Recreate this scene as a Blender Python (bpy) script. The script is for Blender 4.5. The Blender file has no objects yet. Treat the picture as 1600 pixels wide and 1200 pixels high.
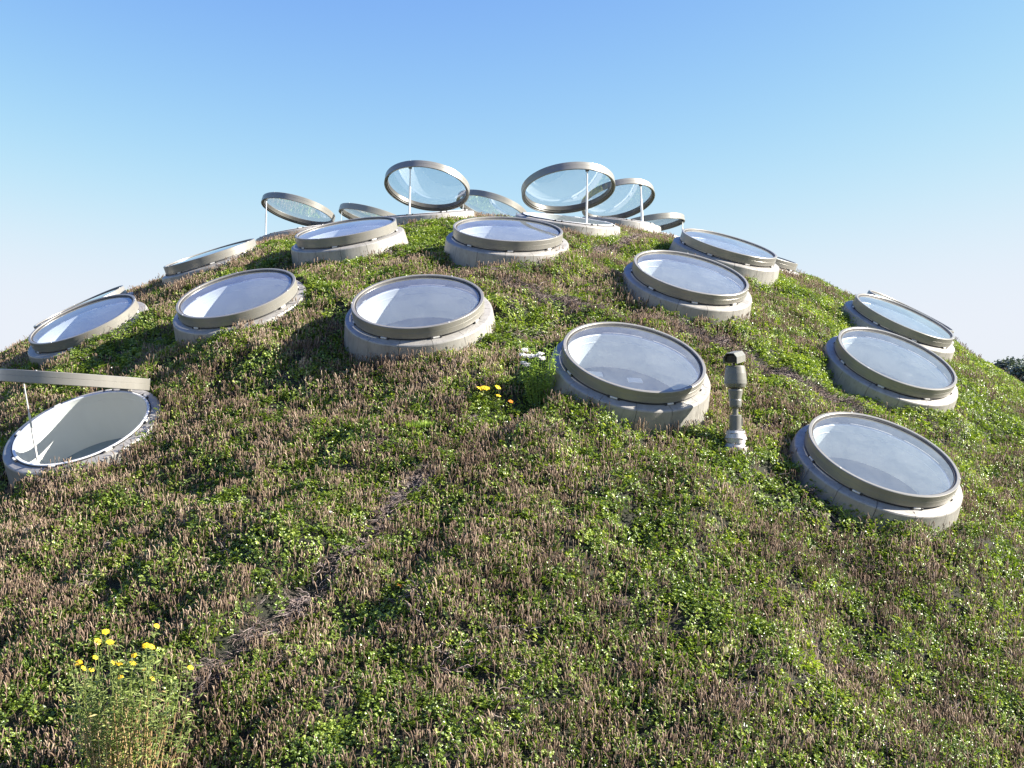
import bpy, math, random
import numpy as np
from mathutils import Vector, Matrix

# ------------------------------------------------------------------ camera
CZ = 5.5                                   # eye height above the flat roof
scene = bpy.context.scene
cd = bpy.data.cameras.new('camera'); cam = bpy.data.objects.new('camera', cd)
scene.collection.objects.link(cam)
cam.location = (0, 0, CZ); cam.rotation_euler = (math.radians(90), 0, 0)
cd.sensor_width = 36; cd.lens = 36.0; cd.clip_start = 0.05; cd.clip_end = 9000
scene.camera = cam
scene.render.resolution_x, scene.render.resolution_y = 1024, 768

# ------------------------------------------------------------------ light
SUN_AZ, SUN_EL = math.radians(-3), math.radians(30.5)   # azimuth from +X towards +Y
sd = Vector((math.cos(SUN_EL)*math.cos(SUN_AZ), math.cos(SUN_EL)*math.sin(SUN_AZ), math.sin(SUN_EL)))
sl = bpy.data.lights.new('sun', 'SUN'); sl.energy = 5.0; sl.angle = math.radians(0.53); sl.color = (1.0, 0.93, 0.82)
so = bpy.data.objects.new('sun', sl); scene.collection.objects.link(so)
so.rotation_euler = sd.to_track_quat('Z', 'Y').to_euler(); so.location = (30, 10, 30)
world = bpy.data.worlds.new('World'); scene.world = world; world.use_nodes = True
nt = world.node_tree; bg = nt.nodes['Background']
sky = nt.nodes.new('ShaderNodeTexSky'); sky.sky_type = 'NISHITA'; sky.sun_disc = False
sky.sun_elevation = SUN_EL; sky.sun_rotation = math.radians(90) - SUN_AZ
sky.altitude = 0; sky.air_density = 1.0; sky.dust_density = 0.3; sky.ozone_density = 3.0
EXPO = 1.8; SKY = 0.15
# the sky keeps its own gradient; a soft shoulder holds the horizon just under white
def vm(op, a, b_=None):
    x = nt.nodes.new('ShaderNodeVectorMath'); x.operation = op
    for i, q in enumerate((a, b_)):
        if q is None: continue
        if isinstance(q, tuple): x.inputs[i].default_value = q
        else: nt.links.new(q, x.inputs[i])
    return x.outputs[0]
g_ = SKY*2**1.15
v = vm('MULTIPLY', sky.outputs[0], (g_*.70/.84, g_*.75/.88, g_*1.08/.97))
sp = nt.nodes.new('ShaderNodeSeparateXYZ'); nt.links.new(v, sp.inputs[0]); ce = nt.nodes.new('ShaderNodeCombineXYZ')
for i, (pv, ex) in enumerate(((.55, 1.4), (.82, 1.35), (1.0, 1.0))):      # a little deeper blue overhead
    a_ = nt.nodes.new('ShaderNodeMath'); a_.operation = 'DIVIDE'; a_.inputs[1].default_value = pv; nt.links.new(sp.outputs[i], a_.inputs[0])
    b_ = nt.nodes.new('ShaderNodeMath'); b_.operation = 'POWER'; b_.inputs[1].default_value = ex; nt.links.new(a_.outputs[0], b_.inputs[0])
    c_ = nt.nodes.new('ShaderNodeMath'); c_.operation = 'MULTIPLY'; c_.inputs[1].default_value = pv; nt.links.new(b_.outputs[0], c_.inputs[0])
    nt.links.new(c_.outputs[0], ce.inputs[i])
v = ce.outputs[0]
v2 = vm('MULTIPLY', v, v); v4 = vm('MULTIPLY', v2, v2)
den = vm('ADD', v4, (1, 1, 1))
sq = nt.nodes.new('ShaderNodeSeparateXYZ'); nt.links.new(den, sq.inputs[0]); cb = nt.nodes.new('ShaderNodeCombineXYZ')
for i in range(3):
    p_ = nt.nodes.new('ShaderNodeMath'); p_.operation = 'POWER'; p_.inputs[1].default_value = 0.25
    nt.links.new(sq.outputs[i], p_.inputs[0]); nt.links.new(p_.outputs[0], cb.inputs[i])
k_ = SKY*2**EXPO
v = vm('MULTIPLY', vm('DIVIDE', v, cb.outputs[0]), (.84/k_, .885/k_, .97/k_))
nt.links.new(v, bg.inputs[0]); bg.inputs[1].default_value = SKY
vs = scene.view_settings
vs.view_transform = 'Standard'; vs.look = 'None'; vs.gamma = 1.0; vs.use_curve_mapping = False
vs.exposure = EXPO
scene.render.engine = 'CYCLES'
scene.cycles.max_bounces = 10; scene.cycles.transparent_max_bounces = 16
scene.cycles.diffuse_bounces = 3; scene.cycles.glossy_bounces = 4

C = scene.collection
rng = np.random.default_rng(7); random.seed(7)

# ------------------------------------------------------------------ materials
def newmat(name):
    m = bpy.data.materials.new(name); m.use_nodes = True
    n = m.node_tree; b = n.nodes['Principled BSDF']
    return m, n, b
def N(n, t, **k):
    x = n.nodes.new(t)
    for a, v in k.items():
        if a.startswith('i_'):
            key = a[2:]; key = int(key) if key.isdigit() else key
            x.inputs[key].default_value = v
        else: setattr(x, a, v)
    return x
def ramp(n, pts):
    r = n.nodes.new('ShaderNodeValToRGB'); e = r.color_ramp.elements
    while len(e) < len(pts): e.new(0.5)
    for i, (p, c) in enumerate(pts): e[i].position = p; e[i].color = (*c, 1)
    return r

def painted(name, c1, c2, rough=0.4, metal=0.0, scale=3.0, dirt=None, bump=0.0, streak=True):
    m, n, b = newmat(name)
    co = N(n, 'ShaderNodeTexCoord'); mp = N(n, 'ShaderNodeMapping')
    mp.inputs['Scale'].default_value = (1, 1, 0.35) if streak else (1, 1, 1)
    n.links.new(co.outputs['Object'], mp.inputs[0])
    nz = N(n, 'ShaderNodeTexNoise', i_Scale=scale, i_Detail=8.0, i_Roughness=0.65)
    n.links.new(mp.outputs[0], nz.inputs['Vector'])
    r = ramp(n, [(0.3, c1), (0.7, c2)]); n.links.new(nz.outputs[0], r.inputs[0])
    out = r.outputs[0]
    if dirt:
        n2 = N(n, 'ShaderNodeTexNoise', i_Scale=scale*6, i_Detail=6.0, i_Roughness=0.7)
        n.links.new(mp.outputs[0], n2.inputs['Vector'])
        r2 = ramp(n, [(0.52, (0, 0, 0)), (0.75, (1, 1, 1))]); n.links.new(n2.outputs[0], r2.inputs[0])
        mx = N(n, 'ShaderNodeMixRGB', blend_type='MIX'); mx.inputs[2].default_value = (*dirt, 1)
        mu = N(n, 'ShaderNodeMath', operation='MULTIPLY', i_1=0.5)
        n.links.new(r2.outputs[0], mu.inputs[0]); n.links.new(mu.outputs[0], mx.inputs[0])
        n.links.new(out, mx.inputs[1]); out = mx.outputs[0]
    n.links.new(out, b.inputs['Base Color'])
    b.inputs['Roughness'].default_value = rough; b.inputs['Metallic'].default_value = metal
    if bump:
        bp = N(n, 'ShaderNodeBump', i_Strength=bump, i_Distance=0.01)
        n.links.new(nz.outputs[0], bp.inputs['Height']); n.links.new(bp.outputs[0], b.inputs['Normal'])
    return m

M = {}
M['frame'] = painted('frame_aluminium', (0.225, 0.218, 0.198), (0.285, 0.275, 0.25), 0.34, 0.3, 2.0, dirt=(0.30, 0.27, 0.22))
M['clad'] = painted('base_cladding', (0.25, 0.24, 0.22), (0.37, 0.355, 0.33), 0.45, 0.15, 4.0, dirt=(0.07, 0.062, 0.05), bump=0.3)
M['drum'] = painted('drum_lining', (0.61, 0.62, 0.58), (0.67, 0.68, 0.64), 0.55, 0, 1.5)
M['lip'] = painted('bright_lip', (0.74, 0.74, 0.74), (0.82, 0.82, 0.82), 0.35, 0.1, 4)
M['inner'] = painted('dark_bronze_anodising', (0.085, 0.078, 0.066), (0.13, 0.12, 0.10), 0.4, 0.3, 3)  # the lid ring's own dark brown-grey colour
M['rubber'] = painted('black_gasket', (0.02, 0.02, 0.022), (0.045, 0.045, 0.05), 0.6)
M['blind'] = painted('blind_fabric', (0.17, 0.215, 0.225), (0.22, 0.265, 0.28), 0.8, 0, 2, streak=False)
M['bright_patch'] = painted('pale_light_patch', (0.6, 0.63, 0.62), (0.7, 0.72, 0.72), 0.6)  # pale colour standing for light patches on a drum floor
M['bracket'] = painted('bracket_paint', (0.62, 0.60, 0.56), (0.75, 0.73, 0.70), 0.4, 0, 9)
M['white_paint'] = painted('white_paint', (0.72, 0.72, 0.70), (0.82, 0.82, 0.80), 0.35, 0, 6)
M['cam_paint'] = painted('camera_beige_paint', (0.12, 0.12, 0.105), (0.18, 0.178, 0.155), 0.4, 0, 7, dirt=(0.08, 0.075, 0.06))
M['cam_dark'] = painted('camera_dark', (0.03, 0.03, 0.03), (0.06, 0.055, 0.05), 0.3)
M['boot'] = painted('white_sheet_boot', (0.40, 0.39, 0.38), (0.58, 0.56, 0.54), 0.5, 0, 12, dirt=(0.35, 0.3, 0.27), bump=0.6)

def glass(name, f0, tint, rough=0.015, film=0.04):
    m = bpy.data.materials.new(name); m.use_nodes = True; n = m.node_tree; n.nodes.clear()
    out = N(n, 'ShaderNodeOutputMaterial')
    g = N(n, 'ShaderNodeNewGeometry'); dp = N(n, 'ShaderNodeVectorMath', operation='DOT_PRODUCT')
    n.links.new(g.outputs['Normal'], dp.inputs[0]); n.links.new(g.outputs['Incoming'], dp.inputs[1])
    ab = N(n, 'ShaderNodeMath', operation='ABSOLUTE'); n.links.new(dp.outputs['Value'], ab.inputs[0])
    om = N(n, 'ShaderNodeMath', operation='SUBTRACT', i_0=1.0, use_clamp=True); n.links.new(ab.outputs[0], om.inputs[1])
    pw = N(n, 'ShaderNodeMath', operation='POWER', i_1=3.5); n.links.new(om.outputs[0], pw.inputs[0])
    ml = N(n, 'ShaderNodeMath', operation='MULTIPLY_ADD', i_1=1 - f0, i_2=f0, use_clamp=True); n.links.new(pw.outputs[0], ml.inputs[0])
    tr = N(n, 'ShaderNodeBsdfTransparent'); tr.inputs[0].default_value = (*tint, 1)
    gl = N(n, 'ShaderNodeBsdfGlossy'); gl.inputs['Roughness'].default_value = rough; gl.inputs[0].default_value = (1, 1, 1, 1)
    df = N(n, 'ShaderNodeBsdfDiffuse'); df.inputs[0].default_value = (0.78, 0.82, 0.78, 1)
    nz = N(n, 'ShaderNodeTexNoise', i_Scale=3.0, i_Detail=7.0, i_Roughness=0.7)
    co = N(n, 'ShaderNodeTexCoord'); n.links.new(co.outputs['Object'], nz.inputs['Vector'])
    fm = N(n, 'ShaderNodeMath', operation='MULTIPLY', i_1=film*2); n.links.new(nz.outputs[0], fm.inputs[0])
    mx = N(n, 'ShaderNodeMixShader'); n.links.new(ml.outputs[0], mx.inputs[0])
    n.links.new(tr.outputs[0], mx.inputs[1]); n.links.new(gl.outputs[0], mx.inputs[2])
    m2 = N(n, 'ShaderNodeMixShader'); n.links.new(fm.outputs[0], m2.inputs[0])
    n.links.new(mx.outputs[0], m2.inputs[1]); n.links.new(df.outputs[0], m2.inputs[2])
    n.links.new(m2.outputs[0], out.inputs[0])
    return m
M['glass'] = glass('skylight_glass', 0.12, (0.90, 0.95, 1.0), film=0.075)

def leafmat(name, stops, attr='tone', tcol=(1.5, 1.6, 0.6), trans=0.3, rough=0.38, patch=None, coat=0.5):
    """leaf colour: every leaf has its own tone; patches differ slowly over the slope"""
    m = bpy.data.materials.new(name); m.use_nodes = True; n = m.node_tree; b = n.nodes['Principled BSDF']
    out = n.nodes['Material Output']
    at = N(n, 'ShaderNodeAttribute', attribute_name=attr)
    oi = N(n, 'ShaderNodeObjectInfo')
    g = N(n, 'ShaderNodeNewGeometry')
    nz = N(n, 'ShaderNodeTexNoise', i_Scale=0.9, i_Detail=4.0, i_Roughness=0.6); n.links.new(g.outputs['Position'], nz.inputs['Vector'])
    a1 = N(n, 'ShaderNodeMath', operation='MULTIPLY_ADD', i_1=0.25, i_2=-0.125); n.links.new(oi.outputs['Random'], a1.inputs[0])
    a2 = N(n, 'ShaderNodeMath', operation='MULTIPLY_ADD', i_1=1.1, i_2=-0.55); n.links.new(nz.outputs[0], a2.inputs[0])
    s1 = N(n, 'ShaderNodeMath', operation='ADD'); n.links.new(a1.outputs[0], s1.inputs[0]); n.links.new(a2.outputs[0], s1.inputs[1])
    s2 = N(n, 'ShaderNodeMath', operation='ADD', use_clamp=True); n.links.new(s1.outputs[0], s2.inputs[0]); n.links.new(at.outputs['Fac'], s2.inputs[1])
    r = ramp(n, stops); n.links.new(s2.outputs[0], r.inputs[0])
    n.links.new(r.outputs[0], b.inputs['Base Color'])
    b.inputs['Roughness'].default_value = rough; b.inputs['Specular IOR Level'].default_value = coat
    if trans:
        b.inputs['Coat Weight'].default_value = 0.25 if coat >= .5 else 0; b.inputs['Coat Roughness'].default_value = 0.25
        t = N(n, 'ShaderNodeBsdfTranslucent'); 
        br = N(n, 'ShaderNodeMixRGB', blend_type='MULTIPLY', i_0=1.0); br.inputs[2].default_value = (*tcol, 1)
        n.links.new(r.outputs[0], br.inputs[1]); n.links.new(br.outputs[0], t.inputs[0])
        mx = N(n, 'ShaderNodeMixShader', i_0=trans); n.links.new(b.outputs[0], mx.inputs[1]); n.links.new(t.outputs[0], mx.inputs[2])
        n.links.new(mx.outputs[0], out.inputs[0])
    return m
M['leaf'] = leafmat('strawberry_leaf', [(0.0, (0.055, 0.088, 0.016)), (0.35, (0.135, 0.202, 0.03)), (0.7, (0.26, 0.34, 0.055)), (1.0, (0.46, 0.50, 0.14))], rough=0.36)
M['spike'] = leafmat('dried_seed_head', [(0.0, (0.065, 0.043, 0.030)), (0.4, (0.155, 0.107, 0.076)), (0.75, (0.28, 0.205, 0.15)), (1.0, (0.42, 0.34, 0.24))], trans=0.0, rough=0.8, coat=0.15)
M['twig'] = leafmat('dead_twig', [(0.0, (0.07, 0.05, 0.045)), (0.5, (0.22, 0.17, 0.155)), (1.0, (0.42, 0.36, 0.33))], trans=0.0, rough=0.8, coat=0.2)
M['herb'] = leafmat('bright_herb_leaf', [(0.0, (0.13, 0.20, 0.035)), (0.5, (0.27, 0.38, 0.07)), (1.0, (0.42, 0.53, 0.13))], trans=0.35)
M['grey_herb'] = leafmat('grey_green_leaf', [(0.0, (0.09, 0.125, 0.03)), (0.5, (0.20, 0.26, 0.065)), (0.9, (0.36, 0.41, 0.13)), (1.0, (0.42, 0.30, 0.14))], trans=0.3, rough=0.6)
M['straw'] = leafmat('straw_stem', [(0.0, (0.20, 0.12, 0.05)), (0.5, (0.38, 0.25, 0.11)), (1.0, (0.52, 0.40, 0.22))], trans=0.0, rough=0.7)
M['yellow'] = leafmat('yellow_petal', [(0.0, (0.72, 0.36, 0.01)), (0.5, (0.85, 0.56, 0.01)), (1.0, (0.90, 0.68, 0.03))], trans=0.25, rough=0.6)
M['orange'] = leafmat('orange_petal', [(0.0, (0.75, 0.22, 0.01)), (0.6, (0.85, 0.32, 0.02)), (1.0, (0.9, 0.42, 0.04))], trans=0.25, rough=0.6)
M['white_petal'] = leafmat('white_petal', [(0.0, (0.80, 0.79, 0.78)), (1.0, (0.86, 0.85, 0.84))], tcol=(1, 1, 1), trans=0.2, rough=0.6)
M['pale_dry'] = leafmat('pale_dry_leaf', [(0.0, (0.40, 0.33, 0.23)), (1.0, (0.68, 0.60, 0.46))], trans=0.2, rough=0.7)
M['haze_tinted_leaf'] = leafmat('haze_tinted_leaf', [(0.0, (0.06, 0.085, 0.085)), (0.6, (0.11, 0.145, 0.13)), (1.0, (0.17, 0.21, 0.17))], trans=0.15, rough=0.6)  # blue-grey of distance haze is mixed into these leaf colours
M['bark'] = painted('bark', (0.10, 0.08, 0.06), (0.18, 0.15, 0.12), 0.9, 0, 6)

# ground material: dark soil, litter and moss
m, n, b = newmat('soil_and_litter')
g = N(n, 'ShaderNodeNewGeometry')
n1 = N(n, 'ShaderNodeTexNoise', i_Scale=9.0, i_Detail=10.0, i_Roughness=0.75); n.links.new(g.outputs['Position'], n1.inputs['Vector'])
n2 = N(n, 'ShaderNodeTexNoise', i_Scale=0.8, i_Detail=4.0); n.links.new(g.outputs['Position'], n2.inputs['Vector'])
r1 = ramp(n, [(0.3, (0.010, 0.009, 0.007)), (0.55, (0.028, 0.022, 0.017)), (0.78, (0.08, 0.065, 0.048))]); n.links.new(n1.outputs[0], r1.inputs[0])
r2 = ramp(n, [(0.35, (0.014, 0.026, 0.008)), (0.7, (0.028, 0.028, 0.016))]); n.links.new(n2.outputs[0], r2.inputs[0])
mx = N(n, 'ShaderNodeMixRGB', i_0=0.45); n.links.new(r1.outputs[0], mx.inputs[1]); n.links.new(r2.outputs[0], mx.inputs[2])
n.links.new(mx.outputs[0], b.inputs['Base Color']); b.inputs['Roughness'].default_value = 0.95
bp = N(n, 'ShaderNodeBump', i_Strength=0.8, i_Distance=0.04); n.links.new(n1.outputs[0], bp.inputs['Height']); n.links.new(bp.outputs[0], b.inputs['Normal'])
M['soil'] = m

# ------------------------------------------------------------------ helpers
class MB:
    def __init__(s): s.v = []; s.f = []; s.sm = []; s.t = []
    def add(s, vs_, fs, smooth=True, tone=0.5):
        o = len(s.v); s.v += [tuple(v) for v in vs_]; s.f += [tuple(i + o for i in f) for f in fs]
        s.sm += [smooth]*len(fs); s.t += [tone]*len(fs)
    def lathe(s, prof, seg=96, a0=0.0, a1=2*math.pi, tone=0.5, Mx=None):
        """each profile segment is its own strip: sharp along the profile, smooth around"""
        full = abs(a1 - a0 - 2*math.pi) < 1e-6
        na = seg if full else seg + 1
        A = [a0 + (a1 - a0)*i/seg for i in range(na)]
        for (r0, z0), (r1, z1) in zip(prof, prof[1:]):
            vs_ = [Vector((r*math.cos(a), r*math.sin(a), z)) for (r, z) in ((r0, z0), (r1, z1)) for a in A]
            if Mx: vs_ = [Mx @ v for v in vs_]
            fs = []
            for i in range(seg):
                j = (i + 1) % na
                fs.append((i, j, na + j, na + i))
            s.add(vs_, fs, True, tone)
    def tube(s, pts, rad, seg=8, tone=0.5, cap=True):
        pts = [Vector(p) for p in pts]; k = len(pts)
        rad = rad if isinstance(rad, (list, tuple)) else [rad]*k
        vs_ = []; d0 = (pts[1] - pts[0]).normalized()
        u = d0.orthogonal().normalized()
        for i, p in enumerate(pts):
            d = (pts[min(i+1, k-1)] - pts[max(i-1, 0)]).normalized()
            u = (u - d*u.dot(d)).normalized(); w = d.cross(u)
            for j in range(seg):
                a = 2*math.pi*j/seg; vs_.append(p + (u*math.cos(a) + w*math.sin(a))*rad[i])
        fs = [(i*seg+j, i*seg+(j+1) % seg, (i+1)*seg+(j+1) % seg, (i+1)*seg+j) for i in range(k-1) for j in range(seg)]
        s.add(vs_, fs, True, tone)
        if cap:
            s.add(vs_[:seg], [tuple(reversed(range(seg)))], False, tone); s.add(vs_[-seg:], [tuple(range(seg))], False, tone)
    def box(s, sx, sy, sz, Mx=None, bev=0.006, tone=0.5):
        """box centred on the origin with chamfered edges"""
        import bmesh
        bm = bmesh.new(); bmesh.ops.create_cube(bm, size=1.0)
        for v in bm.verts: v.co = Vector((v.co.x*sx, v.co.y*sy, v.co.z*sz))
        if bev: bmesh.ops.bevel(bm, geom=list(bm.edges), offset=bev, segments=2, affect='EDGES', profile=0.5)
        bm.verts.index_update()
        s.add([Mx @ v.co if Mx else v.co.copy() for v in bm.verts], [[v.index for v in f.verts] for f in bm.faces], False, tone)
        bm.free()
    def leaf(s, p, d, nrm_, L, W, fold=0.25, droop=0.2, tone=0.5):
        d = Vector(d).normalized(); nn = Vector(nrm_); nn = (nn - d*nn.dot(d))
        nn = nn.normalized() if nn.length > 1e-4 else d.orthogonal().normalized()
        w = d.cross(nn); p = Vector(p)
        a = p; m1 = p + d*L*.5 + nn*L*.05; t = p + d*L - nn*L*droop
        l1 = p + d*L*.35 + w*W*.5 + nn*W*fold; r1 = p + d*L*.35 - w*W*.5 + nn*W*fold
        l2 = p + d*L*.75 + w*W*.42 + nn*(W*fold - L*droop*.6); r2 = p + d*L*.75 - w*W*.42 + nn*(W*fold - L*droop*.6)
        s.add([a, l1, l2, t, r2, r1, m1], [(0, 6, 2, 1), (6, 3, 2), (0, 5, 4, 6), (6, 4, 3)], False, tone)
    def mesh(s, name, mat, tones=False):
        me = bpy.data.meshes.new(name); me.from_pydata(s.v, [], s.f)
        me.polygons.foreach_set('use_smooth', s.sm)
        if tones:
            a = me.attributes.new('tone', 'FLOAT', 'FACE'); a.data.foreach_set('value', s.t)
        me.materials.append(mat); me.update()
        return me
    def build(s, name, mat, parent=None, tones=False):
        o = bpy.data.objects.new(name, s.mesh(name, mat, tones)); C.objects.link(o)
        if parent: o.parent = parent
        return o
def tag(o, label=None, cat=None, group=None, kind=None):
    if label: o['label'] = label
    if cat: o['category'] = cat
    if group: o['group'] = group
    if kind: o['kind'] = kind
    return o
def empty(name, mw):
    o = bpy.data.objects.new(name, None); o.empty_display_size = 0.2; C.objects.link(o)
    o.matrix_world = mw if isinstance(mw, Matrix) else Matrix.Translation(mw)
    return o

# ------------------------------------------------------------------ terrain
Q0 = (-0.584, 30.21, 13.734, -9.483, 18.457, 20.413, 2.672, 1.622)
def base_surf(x, y):
    x0, y0, Hh, zb, ax, ay, p, pa = Q0
    rx = np.abs((x - x0)/ax); ry = np.abs((y - y0)/ay)
    r = (rx**pa + ry**pa + 1e-9)**(1/pa)
    z = zb + Hh*np.exp(-r**p*math.log(2))
    z = z - 0.13/(1 + np.exp(-(y - 21.3)*1.6))
    k = 0.5; fl = -5.5                                    # the flat roof round the mound
    return fl + k*np.logaddexp(0, (z - fl)/k) + CZ

# measured lids: centre of the top rim (camera frame) and its normal
closed = {
 'A': ((-1.42, 15.42, 1.27), (-.04, -.48, .88)), 'B': ((1.69, 14.12, .40), (.15, -.49, .86)),
 'C': ((4.89, 13.48, -.89), (.19, -.47, .86)), 'D': ((6.36, 16.91, .45), (.23, -.49, .84)),
 'E': ((3.06, 17.48, 1.92), (.18, -.44, .88)), 'F': ((-.07, 18.6, 2.83), (.055, -.36, .93)),
 'G': ((-3.27, 20.13, 3.08), (-.14, -.32, .94)), 'H': ((-4.59, 17.03, 1.53), (-.16, -.46, .87)),
 'I': ((-7.93, 18.9, 1.22), (-.26, -.44, .86)), 'J': ((4.47, 21.04, 2.90), (.23, -.33, .91)),
 'K': ((7.69, 20.04, 1.34), (.32, -.38, .87)),
}
HR = 0.17      # lid height
rings = {}     # key -> (centre of the plane between lid and collar, normal, height over the ground)
for k, (c, nn) in closed.items():
    c = Vector(c) + Vector((0, 0, CZ)); nn = Vector(nn).normalized()
    rings[k] = (c - nn*HR, nn, 0.31)
def sfc_n(f, x, y):
    e = 1e-2
    return Vector((-(f(x+e, y) - f(x-e, y))/2/e, -(f(x, y+e) - f(x, y-e))/2/e, 1)).normalized()
# (x, y, height of collar plane, hinge direction, opening)
opens = {'N': None, 'Q': (-1.98, 24.0, .22, .352, .55), 'S': (1.157, 21.86, .35, -.386, .565), 'T': (2.817, 27.4, .33, -.614, .498),
         'O': (-5.74, 27.8, .35, .96, .49), 'R': (-.62, 28.05, .16, .95, .35), 'P': (-3.85, 28.44, .06, 1.2, .36), 'U': (4.04, 30.2, .35, -1.364, .274)}
far_closed = {'L': (-6.35, 22.2, .30), 'M2': (5.78, 24.6, .12), 'M3': (8.62, 22.7, .24), 'M4': (-9.1, 22.0, .2)}
cN = Vector((-6.20, 14.75, -.60 + CZ)); nN = Vector((-.15, -.5, .85)).normalized()
rings['N'] = (cN, nN, 0.27)
for k, v in {**{k: v for k, v in opens.items() if v}, **far_closed}.items():
    x, y, h = v[:3]; nn = sfc_n(base_surf, x, y)
    h += .13*(y > 21.9); rings[k] = (Vector((x, y, float(base_surf(x, y)))) + nn*h, nn, h + .02)
c_, n_, h_ = rings['L']; rings['L'] = (c_ - Vector((0, 0, .13)), Vector((-.28, -.25, .93)).normalized(), h_)
for k in ('M3', 'M4', 'M2'): c_, n_, h_ = rings[k]; rings[k] = (c_ - n_*.09, n_, h_)
# nudge the ground so that every collar stands the same height out of it
GH = dict(A=.24, B=.16, C=.31, D=.36, E=.31, F=.2, G=.27, H=.2, I=.2, J=.2, K=.33, N=.17, S=.23, T=.28, M2=.12, R=.12, P=.1, O=.08, L=.13)
rings = {k: (c, nn, GH.get(k, h)) for k, (c, nn, h) in rings.items()}
bumps = []
for k, (c, nn, h) in rings.items():
    g_ = c - nn*h
    bumps.append((g_.x, g_.y, g_.z - float(base_surf(g_.x, g_.y))))
_r = np.random.default_rng(3)
waves = [(_r.uniform(-1, 1)*2*math.pi/w, _r.uniform(-1, 1)*2*math.pi/w, _r.uniform(0, 6.28), a) for w, a in
         [(4.5, .05), (3.2, .045), (2.2, .035), (1.6, .03), (1.1, .025), (.8, .02), (.6, .016), (.45, .012)] for _ in range(3)]
def surf(x, y, fine=True):
    x = np.asarray(x, float); y = np.asarray(y, float)
    z = base_surf(x, y)
    for bx, by, dz in bumps:
        z = z + dz*np.exp(-((x-bx)**2 + (y-by)**2)/(2*1.1**2))
    if fine:
        fade = np.exp(-(((x)**2 + (y-18)**2)/(2*20**2))**3)
        fade = fade*(1 - .6/(1 + np.exp(-(y - 20.5)*1.5)))
        for kx, ky, ph, a in waves: z = z + a*fade*np.sin(kx*x + ky*y + ph)
    return z
def zf(x, y): return float(surf(x, y))
def hit(px, py, lift=0.0):
    """where the sight line through a pixel of the photograph meets the mound"""
    a, b_ = (px - 800)/1600, (600 - py)/1600
    Y = np.linspace(5, 45, 2400); d = surf(a*Y, Y) + lift - (CZ + b_*Y)
    i = np.argmax(d > 0) if (d > 0).any() else np.argmin(np.abs(d))
    y = Y[i]; return Vector((a*y, y, zf(a*y, y)))

xs = np.concatenate([-np.geomspace(3500, 16.5, 26), np.arange(-16, 16.01, 0.16), np.geomspace(16.5, 3500, 26)])
ys = np.concatenate([[-3000, -600, -120, -40, -15, -4, 1], np.arange(3, 34.01, 0.16), np.geomspace(35, 6000, 34)])
X, Y = np.meshgrid(xs, ys); Z = surf(X, Y)
nx, ny = len(xs), len(ys)
# the openings: soil is pressed down under each drum so that it never shows inside
for k, (c, nn, h) in rings.items():
    dx, dy, dz = X - c.x, Y - c.y, Z - c.z
    dn = dx*nn.x + dy*nn.y + dz*nn.z
    inside = ((dx*dx + dy*dy + dz*dz - dn*dn) < 1.13**2) & (np.hypot(dx, dy) < 2)
    mv = np.where(inside, -1.0 - dn, 0.0)
    X = X + nn.x*mv; Y = Y + nn.y*mv; Z = Z + nn.z*mv
idx = np.arange(nx*ny).reshape(ny, nx)
faces = np.stack([idx[:-1, :-1], idx[:-1, 1:], idx[1:, 1:], idx[1:, :-1]], -1).reshape(-1, 4)
me = bpy.data.meshes.new('ground')
me.from_pydata(np.stack([X, Y, Z], -1).reshape(-1, 3).tolist(), [], faces.tolist())
me.polygons.foreach_set('use_smooth', [True]*len(me.polygons)); me.materials.append(M['soil'])
gr = bpy.data.objects.new('ground', me); C.objects.link(gr); tag(gr, 'planted roof mound of dark soil under the low plants', None, None, 'structure')

# ------------------------------------------------------------------ skylights
def frame_of(c, nn, hinge=None):
    z = nn.normalized()
    x = Vector((0, -1, 0)) if hinge is None else hinge
    x = (x - z*x.dot(z)).normalized(); y = z.cross(x)
    return Matrix((( x.x, y.x, z.x, c.x), (x.y, y.y, z.y, c.y), (x.z, y.z, z.z, c.z), (0, 0, 0, 1)))

def lid_meshes():
    f = MB()
    f.lathe([(0.972, 0.0), (0.994, 0.0), (1.0, 0.006), (1.0, 0.085), (0.998, 0.087), (0.998, 0.091), (1.0, 0.093), (1.0, 0.163), (0.993, 0.17), (0.958, 0.17), (0.952, 0.165), (0.950, 0.148)], 128)
    ir = MB(); ir.lathe([(0.972, 0.0), (0.970, 0.02), (0.945, 0.022), (0.943, 0.05), (0.925, 0.052), (0.925, 0.138)], 128)
    gk = MB(); gk.lathe([(0.9505, 0.146), (0.945, 0.152), (0.930, 0.150), (0.924, 0.140)], 128)
    gs = MB()
    R0 = 0.926; rise = 0.035
    gs_prof = [(R0*t, 0.139 + rise*(1 - t*t)) for t in np.linspace(1, 0.0005, 18)]
    # one smooth dome (shared vertices)
    A = 96; vs_ = []
    for r, z in gs_prof: vs_ += [(r*math.cos(2*math.pi*i/A), r*math.sin(2*math.pi*i/A), z) for i in range(A)]
    fs = [(k*A+i, k*A+(i+1) % A, (k+1)*A+(i+1) % A, (k+1)*A+i) for k in range(len(gs_prof)-1) for i in range(A)]
    gs.add(vs_, fs, True)
    return f, gk, gs, ir
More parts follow.
